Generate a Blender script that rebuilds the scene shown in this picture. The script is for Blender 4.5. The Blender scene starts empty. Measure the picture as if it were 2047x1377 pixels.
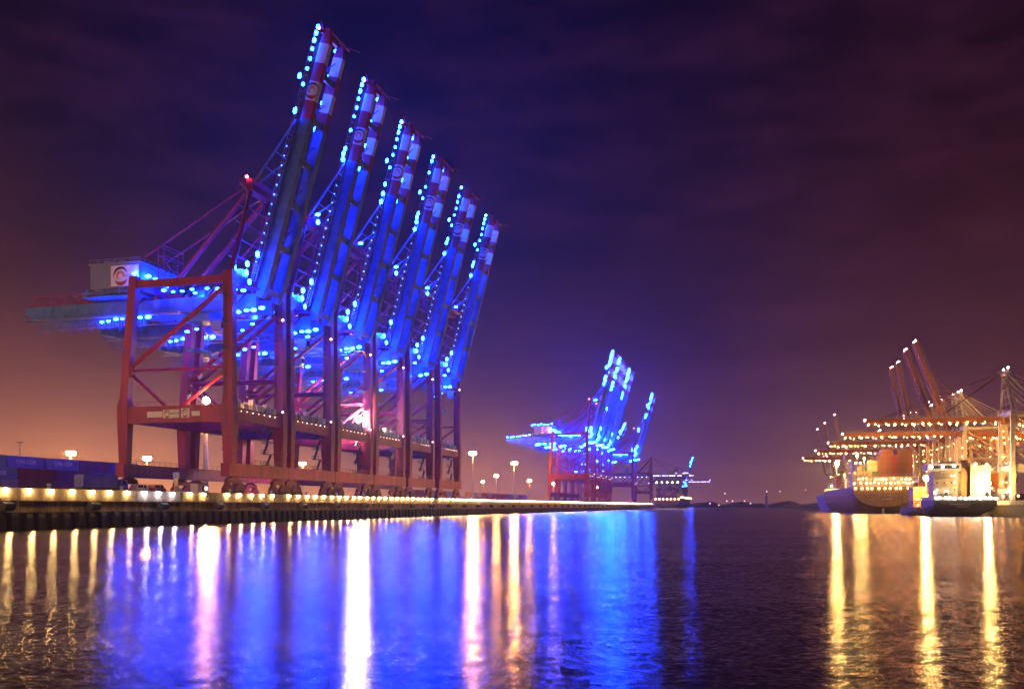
import bpy, bmesh, math, random
from mathutils import Vector, Matrix
random.seed(7)
R = math.radians
sc = bpy.context.scene
COL = sc.collection

# ------------------------------------------------------------------ tuning
HAZE_DENSITY = 0.00011
K_BLUE = 0.66
K_WARM = 1.0
WATER_ROUGH = .24
WATER_SLOPE = 1.0

# ------------------------------------------------------------------ materials
def _n(nt, t, **kw):
    n = nt.nodes.new(t)
    for k, v in kw.items():
        setattr(n, k, v)
    return n

MATS = {}
def paint(name, col, rough=.5, metal=0.0, var=.25, scale=.6, streak=0.0, bump=0.0, col2=None, spec=.4):
    m = bpy.data.materials.new(name); m.use_nodes = True
    nt = m.node_tree; b = nt.nodes['Principled BSDF']
    b.inputs['Roughness'].default_value = rough
    b.inputs['Metallic'].default_value = metal
    b.inputs['Specular IOR Level'].default_value = spec
    tc = _n(nt, 'ShaderNodeTexCoord'); mp = _n(nt, 'ShaderNodeMapping')
    nt.links.new(tc.outputs['Object'], mp.inputs['Vector'])
    mp.inputs['Scale'].default_value = (1, 1, 1 - streak)
    ns = _n(nt, 'ShaderNodeTexNoise'); ns.inputs['Scale'].default_value = scale
    ns.inputs['Detail'].default_value = 6; ns.inputs['Roughness'].default_value = .65
    nt.links.new(mp.outputs['Vector'], ns.inputs['Vector'])
    rp = _n(nt, 'ShaderNodeValToRGB')
    c2 = col2 if col2 else tuple(c * (1 - var) for c in col)
    c1 = tuple(min(1, c * (1 + var * .5)) for c in col)
    rp.color_ramp.elements[0].position = .33; rp.color_ramp.elements[1].position = .68
    rp.color_ramp.elements[0].color = (*c2, 1); rp.color_ramp.elements[1].color = (*c1, 1)
    nt.links.new(ns.outputs['Fac'], rp.inputs['Fac'])
    nt.links.new(rp.outputs['Color'], b.inputs['Base Color'])
    if bump:
        bp = _n(nt, 'ShaderNodeBump'); bp.inputs['Strength'].default_value = bump
        bp.inputs['Distance'].default_value = .08
        nt.links.new(ns.outputs['Fac'], bp.inputs['Height'])
        nt.links.new(bp.outputs['Normal'], b.inputs['Normal'])
    MATS[name] = m
    return m

def glow(name, col, k=1.0):
    m = bpy.data.materials.new(name); m.use_nodes = True
    nt = m.node_tree; nt.nodes.clear()
    e = _n(nt, 'ShaderNodeEmission'); o = _n(nt, 'ShaderNodeOutputMaterial')
    e.inputs['Color'].default_value = (*[c / max(col) for c in col], 1)
    e.inputs['Strength'].default_value = max(col) * k
    nt.links.new(e.outputs[0], o.inputs['Surface'])
    MATS[name] = m
    return m

M_RED = paint('crane_red_paint', (.33, .022, .095), .5, var=.5, scale=.35, streak=.8)
M_REDB = paint('band_red_paint', (.38, .03, .04), .5)
M_WHITE = paint('band_white_paint', (.72, .72, .72), .5, var=.12)
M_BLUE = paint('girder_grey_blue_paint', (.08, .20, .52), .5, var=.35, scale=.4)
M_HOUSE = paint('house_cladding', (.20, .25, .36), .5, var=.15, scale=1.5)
M_STEEL = paint('dark_steel', (.07, .07, .08), .5, .3)
M_GALV = paint('galvanised_steel', (.38, .38, .40), .45, .4)
M_CABINET = paint('white_cabinet_paint', (.75, .78, .78), .5, var=.08)
M_CABLE = paint('rubber_cable', (.09, .10, .13), .6)
M_CONC = paint('quay_concrete', (.36, .31, .25), .85, var=.45, scale=.8, streak=.6, bump=.5)
M_WALL = paint('weathered_quay_wall', (.23, .165, .11), .9, var=.7, scale=.55, streak=.72, bump=.8)
M_LOW = paint('wet_wall_foot', (.035, .028, .025), .6, var=.7, scale=.7, streak=.5)
M_RUB = paint('black_rubber', (.012, .012, .013), .75)
M_ASPH = paint('terminal_asphalt', (.07, .065, .06), .85, scale=.1)
M_EARTH = paint('dark_far_land', (.02, .022, .02), .95, scale=.02)
M_ORANGE = paint('emblem_orange', (.75, .28, .10), .5, var=.1)
M_BLACK = paint('emblem_black', (.02, .02, .025), .5, var=.1)
M_MAST = paint('mast_steel', (.5, .48, .45), .5, .2)
M_GLASS = paint('cab_glass', (.03, .04, .05), .08, spec=.8)
M_ORC = paint('east_crane_red_paint', (.27, .10, .05), .5, var=.3)
M_ORL = paint('east_crane_grey_paint', (.42, .40, .38), .5, var=.25)
M_TYRE = paint('tyre_black', (.015, .015, .015), .8)

G_BLUE = glow('blue_lamp_glow', (1.2, 25.0, 620.0), K_BLUE)
G_BLUES = glow('small_blue_lamp_glow', (1.2, 5.0, 75.0), K_BLUE)
G_AVI = glow('aviation_red_glow', (60, 4, 9), 1.0)
G_QUAY = glow('quay_lamp_glow', (380, 215, 70), K_WARM)
G_QUAYW = glow('white_quay_lamp_glow', (250, 220, 250), K_WARM)
G_SODIUM = glow('sodium_mast_glow', (2200, 800, 150), K_WARM)
G_SODNEAR = glow('near_sodium_glow', (1050, 480, 250), K_WARM)
G_FLOOD = glow('white_flood_glow', (2200, 1700, 1150), K_WARM)
G_FLOODO = glow('orange_flood_glow', (420, 160, 34), K_WARM)
G_PINK = glow('portal_lamp_glow', (9, 6, 5.5), K_WARM)
G_EAST = glow('east_boom_lamp_glow', (230, 84, 15), K_WARM)
G_EASTT = glow('east_tip_lamp_glow', (60, 30, 30), K_WARM)
G_DECK = glow('ship_deck_lamp_glow', (36, 20, 7), K_WARM)
G_DECKW = glow('ship_white_lamp_glow', (34, 27, 21), K_WARM)
G_SHIPF = glow('ship_flood_glow', (2700, 1500, 400), K_WARM)
G_WIN = glow('lit_cabin_window_glow', (5, 4.2, 3.0), K_WARM)
G_FAR = glow('far_shore_lamp_glow', (5, 3, 3.6), K_WARM)

# ------------------------------------------------------------------ mesh builder
class MB:
    def __init__(s):
        s.v = []; s.f = []; s.m = []
    def _add(s, vs, fs, mi):
        o = len(s.v); s.v += [tuple(v) for v in vs]
        for f in fs:
            s.f.append([i + o for i in f]); s.m.append(mi)
    def box(s, x0, x1, y0, y1, z0, z1, mi=0):
        vs = [(x0,y0,z0),(x1,y0,z0),(x1,y1,z0),(x0,y1,z0),(x0,y0,z1),(x1,y0,z1),(x1,y1,z1),(x0,y1,z1)]
        s._add(vs, [(0,3,2,1),(4,5,6,7),(0,1,5,4),(1,2,6,5),(2,3,7,6),(3,0,4,7)], mi)
        return s
    def beam(s, p, q, w, h, mi=0, up=(0,0,1), w2=None, h2=None):
        p = Vector(p); q = Vector(q); d = (q - p).normalized(); u = Vector(up)
        if abs(d.dot(u)) > .98: u = Vector((1,0,0))
        side = d.cross(u).normalized(); u = side.cross(d).normalized()
        w2 = w if w2 is None else w2; h2 = h if h2 is None else h2
        vs = []
        for c, ww, hh in ((p, w, h), (q, w2, h2)):
            for a, b in ((-1,-1),(1,-1),(1,1),(-1,1)):
                vs.append(c + side * (a * ww / 2) + u * (b * hh / 2))
        s._add(vs, [(0,1,2,3),(7,6,5,4),(0,4,5,1),(1,5,6,2),(2,6,7,3),(3,7,4,0)], mi)
        return s
    def tube(s, pts, r, n=8, mi=0, caps=True):
        pts = [Vector(p) for p in pts]; rings = []
        for i, p in enumerate(pts):
            d = (pts[min(i+1, len(pts)-1)] - pts[max(i-1, 0)]).normalized()
            u = Vector((0,0,1)) if abs(d.z) < .9 else Vector((1,0,0))
            a = d.cross(u).normalized(); b = d.cross(a).normalized()
            rr = r[i] if isinstance(r, (list, tuple)) else r
            rings.append([p + (a * math.cos(2*math.pi*k/n) + b * math.sin(2*math.pi*k/n)) * rr for k in range(n)])
        vs = [v for g in rings for v in g]; fs = []
        for i in range(len(rings) - 1):
            for k in range(n):
                fs.append((i*n+k, (i+1)*n+k, (i+1)*n+(k+1)%n, i*n+(k+1)%n))
        if caps:
            fs.append(tuple(range(n))); fs.append(tuple(range((len(rings)-1)*n + n - 1, (len(rings)-1)*n - 1, -1)))
        s._add(vs, fs, mi)
        return s
    def column(s, secs, mi=0):
        """secs: (x, y, z, wx, wy) rectangular sections joined upward"""
        vs = []
        for x, y, z, wx, wy in secs:
            for a, b in ((-1,-1),(1,-1),(1,1),(-1,1)):
                vs.append((x + a*wx/2, y + b*wy/2, z))
        fs = [(3,2,1,0)]; n = len(secs)
        for i in range(n-1):
            for k in range(4):
                fs.append((i*4+k, i*4+(k+1)%4, (i+1)*4+(k+1)%4, (i+1)*4+k))
        fs.append(tuple((n-1)*4+k for k in range(4)))
        s._add(vs, fs, mi)
        return s
    def ico(s, c, r, sc3=(1,1,1), mi=0):
        bm = bmesh.new(); bmesh.ops.create_icosphere(bm, subdivisions=1, radius=r)
        vs = [Vector((v.co.x*sc3[0], v.co.y*sc3[1], v.co.z*sc3[2])) + Vector(c) for v in bm.verts]
        bm.verts.index_update()
        fs = [tuple(v.index for v in f.verts) for f in bm.faces]; bm.free()
        s._add(vs, fs, mi)
        return s
    def rail(s, p, q, h=1.1, step=2.0, r=.05, mi=0, up=(0,0,1), mid=True):
        p = Vector(p); q = Vector(q); u = Vector(up) * h; n = max(1, int((q-p).length / step))
        for i in range(n+1):
            c = p.lerp(q, i/n); s.beam(c, c+u, r*1.6, r*1.6, mi, up=(1,0,.01))
        s.beam(p+u, q+u, r*2, r*2, mi)
        if mid: s.beam(p+u*.52, q+u*.52, r*1.4, r*1.4, mi)
        return s
    def mesh(s, name, mats):
        me = bpy.data.meshes.new(name); me.from_pydata(s.v, [], s.f)
        for m in (mats if isinstance(mats, (list, tuple)) else [mats]): me.materials.append(m)
        me.polygons.foreach_set('material_index', s.m); me.update()
        return me
    def build(s, name, mats, parent=None):
        return link(name, s.mesh(name, mats), parent)

def link(name, me, parent=None, loc=(0,0,0), rot=None):
    o = bpy.data.objects.new(name, me); COL.objects.link(o)
    o.location = loc
    if rot: o.rotation_euler = rot
    if parent: o.parent = parent
    return o

def tag(o, label=None, cat=None, group=None, kind=None):
    if label: o['label'] = label
    if cat: o['category'] = cat
    if group: o['group'] = group
    if kind: o['kind'] = kind
    return o

def thing(name, label, cat, loc=(0,0,0), rz=0.0, group=None, scale=1.0):
    o = bpy.data.objects.new(name, None); COL.objects.link(o)
    o.location = loc; o.rotation_euler = (0,0,rz); o.scale = (scale,)*3
    return tag(o, label, cat, group)

def kids(o):
    return [c for c in KIDS.get(o.name, [])]
def copy_tree(o, parent=None, skip=()):
    c = o.copy(); COL.objects.link(c); c.parent = parent
    for ch in list(o.children):
        if ch.get('only') and ch['only'] in skip: continue
        copy_tree(ch, c, skip)
    return c

def text_mesh(s, size, mat, depth=.02):
    cu = bpy.data.curves.new('lettering', 'FONT'); cu.body = s; cu.size = size
    cu.extrude = depth; cu.align_x = 'CENTER'; cu.align_y = 'CENTER'; cu.resolution_u = 3
    ob = bpy.data.objects.new('lettering_tmp', cu); COL.objects.link(ob)
    dg = bpy.context.evaluated_depsgraph_get(); dg.update()
    me = bpy.data.meshes.new_from_object(ob.evaluated_get(dg))
    bpy.data.objects.remove(ob); bpy.data.curves.remove(cu)
    me.materials.clear(); me.materials.append(mat)
    return me

ICO = MB().ico((0,0,0), 1.0)
def lamp_mesh(name, mat, r, sc3=(1,1,1)):
    return MB().ico((0,0,0), r, sc3).mesh(name, mat)

# ------------------------------------------------------------------ frames
UX, UY = .2466, .9691            # along the quay, away from the camera
B0 = 121.7                       # camera to quay edge
QZ = 7.08                        # deck height over the water
RZ = math.atan2(-UX, UY)         # local x points to the water, local y along the quay
def Q(a, b, z=QZ):
    return Vector((UX*a + UY*(b-B0), UY*a - UX*(b-B0), z))
VX, VY = .219, .9757             # the east quay
RZE = math.atan2(.219, -.9757)
EZ = 6.0
def E(Y, off=0.0, z=EZ):
    return Vector((182 + (Y-350)*.2245 + VY*off, Y - VX*off, z))

# ------------------------------------------------------------------ ship-to-shore crane
def emblem(parent, name, w, h, full=True):
    """square board with a swirl mark; lies in local xz, faces -y"""
    o = MB().box(-w/2, w/2, -.05, .05, -h/2, h/2).build(name, M_WHITE, parent)
    mb = MB(); d = -.08
    s = h*.42; cx = -w/2 + h*.55 if full else 0
    def ring(cx, cz, r, a0, a1, t0, t1, mi):
        n = 18; vs = []; fs = []
        for i in range(n+1):
            a = R(a0 + (a1-a0)*i/n); t = t0 + (t1-t0)*math.sin(math.pi*i/n)
            for rr in (r-t, r+t):
                for y in (d, d+.03): vs.append((cx+rr*math.cos(a), y, cz+rr*math.sin(a)))
        for i in range(n):
            k = 4*i
            fs += [(k, k+2, k+6, k+4), (k+1, k+5, k+7, k+3), (k, k+4, k+5, k+1), (k+2, k+3, k+7, k+6)]
        mb._add(vs, fs, mi)
    ring(cx, 0, s*.92, 20, 190, .02*s, .14*s, 0)
    ring(cx, 0, s*.92, 215, 335, .02*s, .22*s, 1)
    ring(cx-.05*s, .02*s, s*.42, -20, 250, .05*s, .18*s, 2)
    mb.build('emblem', [M_BLACK, M_REDB, M_ORANGE], o)
    return o

def make_crane(label, kind='blue', L=69.4, lean=15.0, lamps=True, group=None, sc_=1.0, detail=True):
    root = thing('gantry_crane', label, 'crane', (0,0,0), 0, group, sc_)
    blue = kind == 'blue'
    P_LEG = M_RED if blue else M_ORL
    P_GIR = M_BLUE if blue else M_ORC
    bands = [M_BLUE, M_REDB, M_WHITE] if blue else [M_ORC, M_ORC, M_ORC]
    W, XL, XT = 13.0, -30.1, -27.2
    # legs
    for y in (-W, W):
        m = MB().column([(0,y,7.3,2.5,2.1),(0,y,17.5,3.2,2.5),(0,y,22.4,3.2,2.5),(0,y,24.5,2.6,2.2),(0,y,55.6,2.5,2.1)])
        for z in (28.5,34,39.5,45,50.5): m.box(-1.31,1.31,y-1.13,y+1.13,z,z+.35)
        for z in (11,15): m.box(-1.62,1.62,y-1.28,y+1.28,z,z+.3)
        m.build('leg', P_LEG, root)
        m = MB()
        for q_ in (-.95,-.45): m.beam((q_,y-1.45,24),(q_,y-1.3,53),.07,.07)
        for k in range(28): m.beam((-.95,y-1.42,24.6+k),(-.45,y-1.42,24.6+k),.06,.06)
        for k in range(4): m.box(-1.5,.2,y-2.0,y-1.1,29+k*6.6,29.1+k*6.6); m.rail((-1.5,y-2.0,29.1+k*6.6),(.2,y-2.0,29.1+k*6.6),1.0,.85,.04)
        m.build('leg_ladder', M_STEEL, root)
        m = MB().column([(XL,y,7.3,2.2,2.0),(XL,y,17.5,3.0,2.4),(XL,y,22.4,3.1,2.4),(XL+.2,y,24.5,2.3,2.0),(XT,y,55.6,2.1,1.9)])
        m.build('leg', P_LEG, root)
    # sill beams, equalisers, bogies
    for x in (0, XL):
        MB().box(x-1.2, x+1.2, -15.3, 15.3, 4.3, 7.5).box(x-1.35, x+1.35, -15.0, 15.0, 7.5, 7.62).build('sill_beam', P_LEG, root)
        MB().rail((x+1.2,-15,7.6), (x+1.2,15,7.6), 1.1, 2.5).build('railing', M_GALV if not blue else M_RED, root)
        for y in (-11.6, 11.6):
            MB().column([(x,y,2.6,.9,7.0),(x,y,3.6,.9,6.2),(x,y,4.4,1.1,1.6)]).build('equalizer_beam', P_LEG, root)
            for yy in (-2.6, 2.6):
                b = MB().column([(x,y+yy,.75,.8,4.3),(x,y+yy,1.5,.8,3.9),(x,y+yy,2.7,.9,.9)])
                for k in (-1.5, -.5, .5, 1.5):
                    b.tube([(x-.55,y+yy+k*1.02,.45),(x+.55,y+yy+k*1.02,.45)], .42, 10, 1)
                b.build('bogie', [P_LEG, M_STEEL], root)
    # portal and side frames
    for y in (-W, W):
        MB().box(XL+1.5, -1.6, y-.95, y+.95, 18.0, 22.1).box(XL+1.6, -1.7, y-1.1, y+1.1, 22.1, 22.24).build('portal_beam', P_LEG, root)
        MB().rail((XL+2,y-1,22.2), (-2,y-1,22.2), 1.1, 2.4).build('railing', M_RED if blue else M_GALV, root)
        MB().beam((XT+1.1,y,53.6), (-1.3,y,53.6), 1.4, 1.9).build('top_beam', P_LEG, root)
        MB().tube([(XL+2.2,y,32.6), (-1.1,y,52.0)], .62, 8).build('brace', P_LEG, root)
        MB().tube([(XL+2.1,y,31.6), (-1.2,y,31.6)], .38, 8).build('cross_tie', P_LEG, root)
        MB().tube([(XL+2.0,y,30.6), (-18.2,y,22.2)], .48, 8).build('brace', P_LEG, root)
        MB().tube([(-13.4,y,22.2), (-1.2,y,30.6)], .48, 8).build('brace', P_LEG, root)
        MB().box(XL+.8, XL+2.4, y-.7, y+.7, 29.8, 33.4).build('gusset', P_LEG, root)
    for x, xt in ((0, 0), (XL, XT)):
        MB().box(x-.9, x+.9, -W+1.3, W-1.3, 18.4, 21.4).build('tie_beam', P_LEG, root)
        MB().box(x-1.0, x+1.0, -W+1.3, W-1.3, 21.5, 21.66).rail((x-1,-W+1.4,21.6), (x-1,W-1.4,21.6), 1.2, 1.3)\
            .rail((x+1,-W+1.4,21.6), (x+1,W-1.4,21.6), 1.2, 1.3).build('gangway', M_STEEL, root)
        MB().box(xt-.8, xt+.8, -W+1.1, W-1.1, 52.6, 55.2).build('tie_beam', P_LEG, root)
        for s_y in (-1,1): MB().tube([(x+.1,s_y*(W-1.2),46.5),(x+.1,s_y*4.4,52.4)], .3, 6).build('knee_brace', P_LEG, root)
    if detail:
        # machinery boxes and drums standing on the waterside gangway
        m = MB()
        for y, w, h in ((-9.5,1.6,2.2),(-6,2.4,1.4),(-2.2,1.2,2.8),(1.5,2.6,1.7),(5.2,1.5,2.4),(8.6,2.0,1.5)):
            MB().box(-.75,.6,y-w/2,y+w/2,21.68,21.68+h).box(.6,.64,y-w*.4,y+w*.4,21.9,21.5+h).build('equipment_cabinet', M_GALV, root)
        # stair tower inside the waterside leg
        m = MB(); zz = 8.0; sgn = 1
        while zz < 20:
            m.box(-3.6,-1.4,9.0,11.6,zz,zz+.12)
            m.rail((-3.6,9.0,zz+.1),(-3.6,11.6,zz+.1),1.0,1.3); m.rail((-3.6,9.0,zz+.1),(-1.4,9.0,zz+.1),1.0,1.1)
            m.beam((-2.0 if sgn>0 else -3.0,9.3,zz+.1),(-2.0 if sgn>0 else -3.0,11.4,zz+3.0),.7,.14); sgn = -sgn; zz += 3.0
        m.build('stair_tower', M_STEEL, root)
    # girders
    for y in (-4, 4):
        MB().column([(-67.5,y,49.2,.5,1.2)]) if False else None
        m = MB()
        m._add([(-67.8,y-.75,49.4),(-67.8,y+.75,49.4),(-67.8,y+.75,51.2),(-67.8,y-.75,51.2),
                (-60,y-.75,48.1),(-60,y+.75,48.1),(-60,y+.75,51.5),(-60,y-.75,51.5),
                (2.6,y-.75,48.1),(2.6,y+.75,48.1),(2.6,y+.75,51.5),(2.6,y-.75,51.5)],
               [(0,3,2,1),(0,1,5,4),(1,2,6,5),(2,3,7,6),(3,0,4,7),(4,5,9,8),(5,6,10,9),(6,7,11,10),(7,4,8,11),(8,9,10,11)], 0)
        m.box(-66, 2.5, y-.9 if y<0 else y-.1, y+.1 if y<0 else y+.9, 47.94, 48.1)
        for k in range(22):                                     # stiffeners
            x = -59+k*2.9; yy = y-.8 if y < 0 else y+.8
            m.box(x-.06, x+.06, min(yy,yy*1.02), max(yy,yy*1.02), 48.2, 51.4)
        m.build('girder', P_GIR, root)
    for x in (-66.8, -56, -44, -32, -18, -6):
        MB().box(x-.5,x+.5,-3.2,3.2,49.0,50.6).build('girder_tie', P_GIR, root)
    for x in (0, XT):
        for y in (-4, 4):
            MB().box(x-.5,x+.5,y-.4,y+.4,51.5,52.6).build('hanger', P_LEG, root)
    # walkways beside the girder and the cable festoon under it
    for y in (-6.0, 6.0):
        s = 1 if y > 0 else -1
        MB().box(-66.5, -1.5, y-.5, y+.5, 47.2, 47.34).build('walkway', P_GIR, root)
        MB().rail((-66.5,y+s*.5,47.3),(-1.5,y+s*.5,47.3),1.15,1.45,.05).build('railing', P_GIR, root)
    m = MB(); m.beam((-64,-5.2,46.7),(-30,-5.2,46.7),.2,.25)
    for k in range(40):
        x = -63.4+k*.85; dz = 2.4+.7*math.sin(k*1.7)
        m.tube([(x,-5.2,46.6),(x+.1,-5.2,46.6-dz*.7),(x+.4,-5.2,46.6-dz),(x+.7,-5.2,46.6-dz*.7),(x+.8,-5.2,46.6)], .07, 4)
    m.build('festoon_cable', P_GIR if blue else M_CABLE, root)
    # machinery trolley and cab
    MB().box(-20,-12,-3.1,3.1,45.6,47.6).box(-19,-13,-5,5,47.5,47.9).build('trolley', P_GIR, root)
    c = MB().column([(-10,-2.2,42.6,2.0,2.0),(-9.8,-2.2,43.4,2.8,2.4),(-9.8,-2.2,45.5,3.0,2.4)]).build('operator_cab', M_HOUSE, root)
    MB().box(-8.4,-8.28,-3.3,-1.1,43.5,45.0).build('window', M_GLASS, c)
    for x_, y_ in ((-15,-2),(-17,2),(-15,2),(-17,-2)): MB().tube([(x_,y_,45.6),(x_,y_,38.5)],.06,4).build('hoist_rope', M_STEEL, root)
    MB().box(-17.2,-14.8,-3,3,37.8,38.5).box(-17,-15,-6.1,-5.6,37.2,38.2).box(-17,-15,5.6,6.1,37.2,38.2).box(-16.5,-15.5,-5.6,5.6,37.6,37.9).build('spreader', P_GIR, root)
    # machinery house
    m = MB().box(-46,-28,-9.2,9.2,52.0,52.3)
    for x in (-45,-40,-35,-30):
        for y in (-8.5,-3,3,8.5): m.box(x-.25,x+.25,y-.25,y+.25,52.3,54.4)
    for y in (-8.9,8.9): m.beam((-45.8,y,53.2),(-28.2,y,53.2),.3,.3)
    m.build('platform', P_GIR, root)
    MB().rail((-46,-9.2,52.3),(-28,-9.2,52.3),1.1,1.5).rail((-28,-9.2,52.3),(-28,9.2,52.3),1.1,1.5).build('railing', P_GIR, root)
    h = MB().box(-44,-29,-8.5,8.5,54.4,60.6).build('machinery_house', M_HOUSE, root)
    m = MB()
    for k in range(22): m.box(-43.8+k*.7-.06,-43.8+k*.7+.06,-8.56,-8.5,54.5,60.5)
    for k in range(24): m.box(-29.0,-28.94,-8.3+k*.71-.06,-8.3+k*.71+.06,57.0,60.5)
    m.build('cladding_rib', M_HOUSE, h)
    r_ = MB().box(-44.4,-28.6,-8.9,8.9,60.6,60.95)
    for x, y in ((-41,-5),(-36,-5.5),(-32,-5),(-33,5),(-40,4)): r_.box(x-.9,x+.9,y-.8,y+.8,60.95,62.0+.3*(x%2))
    r_.rail((-44,-8.8,60.95),(-29,-8.8,60.95),1.0,2.2); r_.rail((-29,-8.8,60.95),(-29,8.8,60.95),1.0,2.2)
    r_.build('roof', M_HOUSE, h)
    MB().box(-28.99,-28.9,-2,.2,54.5,56.9).build('door', M_STEEL, h); MB().box(-28.99,-28.9,3,6,57,58.6).build('vent', M_STEEL, h)
    if blue:
        e = emblem(h, 'sign_board', 8.4, 5.4); e.location = (-33.4,-8.64,57.4)
        t = link('lettering', text_mesh('EUROGATE', .85, M_REDB), e, (1.6,-.08,-.1), (R(90),0,0))
    # steel frame carrying the stay above the house
    m = MB()
    for x in (-26.3,-24.6):
        for y in (-4.4,4.4): m.tube([(x,y,55.3),(x,y,65.8)],.17,6)
    for z in (63.2,65.8):
        for x in (-26.3,-24.6): m.tube([(x,-4.4,z),(x,4.4,z)],.17,6)
        for y in (-4.4,4.4): m.tube([(-26.3,y,z),(-24.6,y,z)],.15,6)
    m.tube([(-25.4,-4.4,58),(-25.4,4.4,63.2)],.14,6).tube([(-25.4,4.4,58),(-25.4,-4.4,63.2)],.14,6)
    m.build('stay_frame', P_LEG, root)
    # rear hoist platform with lattice
    m = MB()
    for y in (-3.8,3.8):
        m.beam((-66,y,54.4),(-47,y,54.4),.22,.22); m.beam((-66,y,52.0),(-47,y,52.0),.22,.22)
        for k in range(8):
            x = -66+k*2.37; m.beam((x,y,52.0),(x+1.18,y,54.4),.16,.16); m.beam((x+1.18,y,54.4),(x+2.37,y,52.0),.16,.16)
    for x in (-66,-60,-54,-48): m.beam((x,-3.8,54.4),(x,3.8,54.4),.2,.2)
    m.box(-66.5,-62,-4.5,4.5,51.7,51.9)
    m.build('rear_lattice', M_RED if blue else P_GIR, root)
    # mast over the waterside legs, stays
    for y in (-1, 1):
        MB().tube([(0,y*12.6,55.4),(1.0,y*4.5,78.2)],[.75,.55],8).build('mast_leg', P_LEG, root)
        MB().tube([(-5.5,y*4.2,51.4),(.6,y*4.4,77.5)],.4,8).build('mast_leg', P_LEG, root)
        MB().tube([(-.4,y*4.4,77.6),(-23.4,y*4.2,53.5)],.72,8).build('backstay', P_LEG, root)
        MB().tube([(-.2,y*4.5,79.4),(-52,y*4.0,51.6)],.24,6).build('stay', P_LEG, root)
        MB().tube([(-.2,y*4.4,70),(-17,y*4.2,53.6)],.32,6).build('stay', P_LEG, root)
    m = MB().box(-.6,2.0,-5.4,5.4,78.0,79.6).box(-1.6,4.2,-6,6,79.6,79.75)
    for y in (-4.4,-1.5,1.5,4.4): m.tube([(.6,y-.2,80.6),(.6,y+.2,80.6)],.9,12)
    m.rail((-1.6,-6,79.7),(4.2,-6,79.7),1.1,1.4); m.rail((4.2,-6,79.7),(4.2,6,79.7),1.1,1.6)
    m.build('mast_head', P_LEG, root)
    m = MB()
    for z in (60,64.5,69,73.5):
        hw = 12.6-(z-55.4)/22.8*8.1; xx = (z-55.4)/22.8
        m.tube([(xx,-hw,z),(xx,hw,z)],.2,6)
    m.build('mast_tie', P_LEG, root)
    m = MB().tube([(-1.4,-5.6,80.0),(.6,-6.0,78.2),(.9,-6.2,76.2),(-2.6,-8.8,55.8)],.2,6)
    for z in (73,69,64,60):
        f = (76.2-z)/20.4; m.tube([(.9-3.5*f,-6.2-2.6*f,z),(.0-3.5*f,-7.3-2.6*f,z+.7)],.11,5)
    m.build('cable_pipe', M_GALV, root)
    MB().box(-2.6,.6,-8.2,-5.4,52.6,57.2).build('electrical_cabinet', M_CABINET, root)
    MB().box(-4,4.0,-9,-5,52.3,52.5).rail((-4,-9,52.5),(4,-9,52.5),1.1,1.3).build('platform', P_LEG, root)
    # boom
    ca, sa = math.cos(R(lean)), math.sin(R(lean))
    H = Vector((3.5,0,50.6)); D = Vector((sa,0,ca)); N = Vector((-ca,0,sa))
    bp = lambda d, off, y: H + D*d + N*off + Vector((0,y,0))
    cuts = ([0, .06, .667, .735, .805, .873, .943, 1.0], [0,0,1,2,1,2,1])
    for y in (-4, 4):
        m = MB(); dep = 2.7; wid = 1.7; vs = []
        for t in cuts[0]:
            dd = dep*(.75 if t == 0 else 1.0)*(.55 if t == 1.0 else 1)
            for a, b in ((-1,-1),(1,-1),(1,1),(-1,1)):
                vs.append(bp(t*L, b*dd/2 + (1-dd/dep)*dep*.25, y + a*wid/2))
        m._add(vs, [(0,1,2,3)], 0)
        for i in range(len(cuts[1])):
            k = 4*i
            m._add(vs[k:k+8], [(0,4,5,1),(1,5,6,2),(2,6,7,3),(3,7,4,0)], cuts[1][i])
        m._add(vs[-4:], [(3,2,1,0)], 1)
        s = 1 if y > 0 else -1
        for k in range(26):                                     # web stiffener flanges
            t = (.06+.6*k/26)*L
            m.beam(bp(t,-1.25,y+s*.87), bp(t,1.25,y+s*.87), .06, .1, 0, up=D)
        for off in (-1.38,1.38):
            m.beam(bp(.07*L,off,y), bp(.66*L,off,y), 2.0, .1, 0, up=N)
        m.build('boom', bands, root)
    for t in (.03, .2, .36, .52, .68, .84):
        m = MB().beam(bp(t*L,-.4,-3.0), bp(t*L,-.4,3.0), .9, 1.5, 0, up=D)
        if t > .1:
            t2 = t+.08; m.beam(bp(t*L,.2,-3.0), bp(t2*L,.2,3.0), .22, .22); m.beam(bp(t*L,.2,3.0), bp(t2*L,.2,-3.0), .22, .22)
        m.build('boom_tie', P_GIR, root)
    m = MB().beam(bp(L*.985,1.2,-5.2), bp(L*.985,1.2,5.2), 1.2, .8, 0, up=D).beam(bp(L*1.0,2.2,-5.2), bp(L*1.0,2.2,5.2), .25, .3)
    m.beam(bp(L*.985,-1.5,-5.2), bp(L*.985,-1.5,5.2), .3, .4).beam(bp(L*1.0,1.2,5.0), bp(L*1.0,-3.4,7.4), .16, .16).beam(bp(L*.99,1.2,-5), bp(L*1.02,2.5,-5), .2, .2)
    m.build('boom_tip_beam', M_REDB if blue else P_GIR, root)
    for y in (-5.6, 5.6):
        m = MB().beam(bp(L*.05,1.5,y), bp(L*.99,1.5,y), .9, .1, 0, up=N)
        m.rail(bp(L*.05,1.6,y+(-.4 if y<0 else .4)), bp(L*.99,1.6,y+(-.4 if y<0 else .4)), 1.2, 2.0, .05, 0, up=N)
        m.build('boom_walkway', M_GALV, root)
    if blue:
        e = emblem(root, 'sign_board', 2.6, 4.5, False)
        c = bp(.77*L, 0, -4.95); e.location = c; e.rotation_euler = (0, R(lean), 0)
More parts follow.
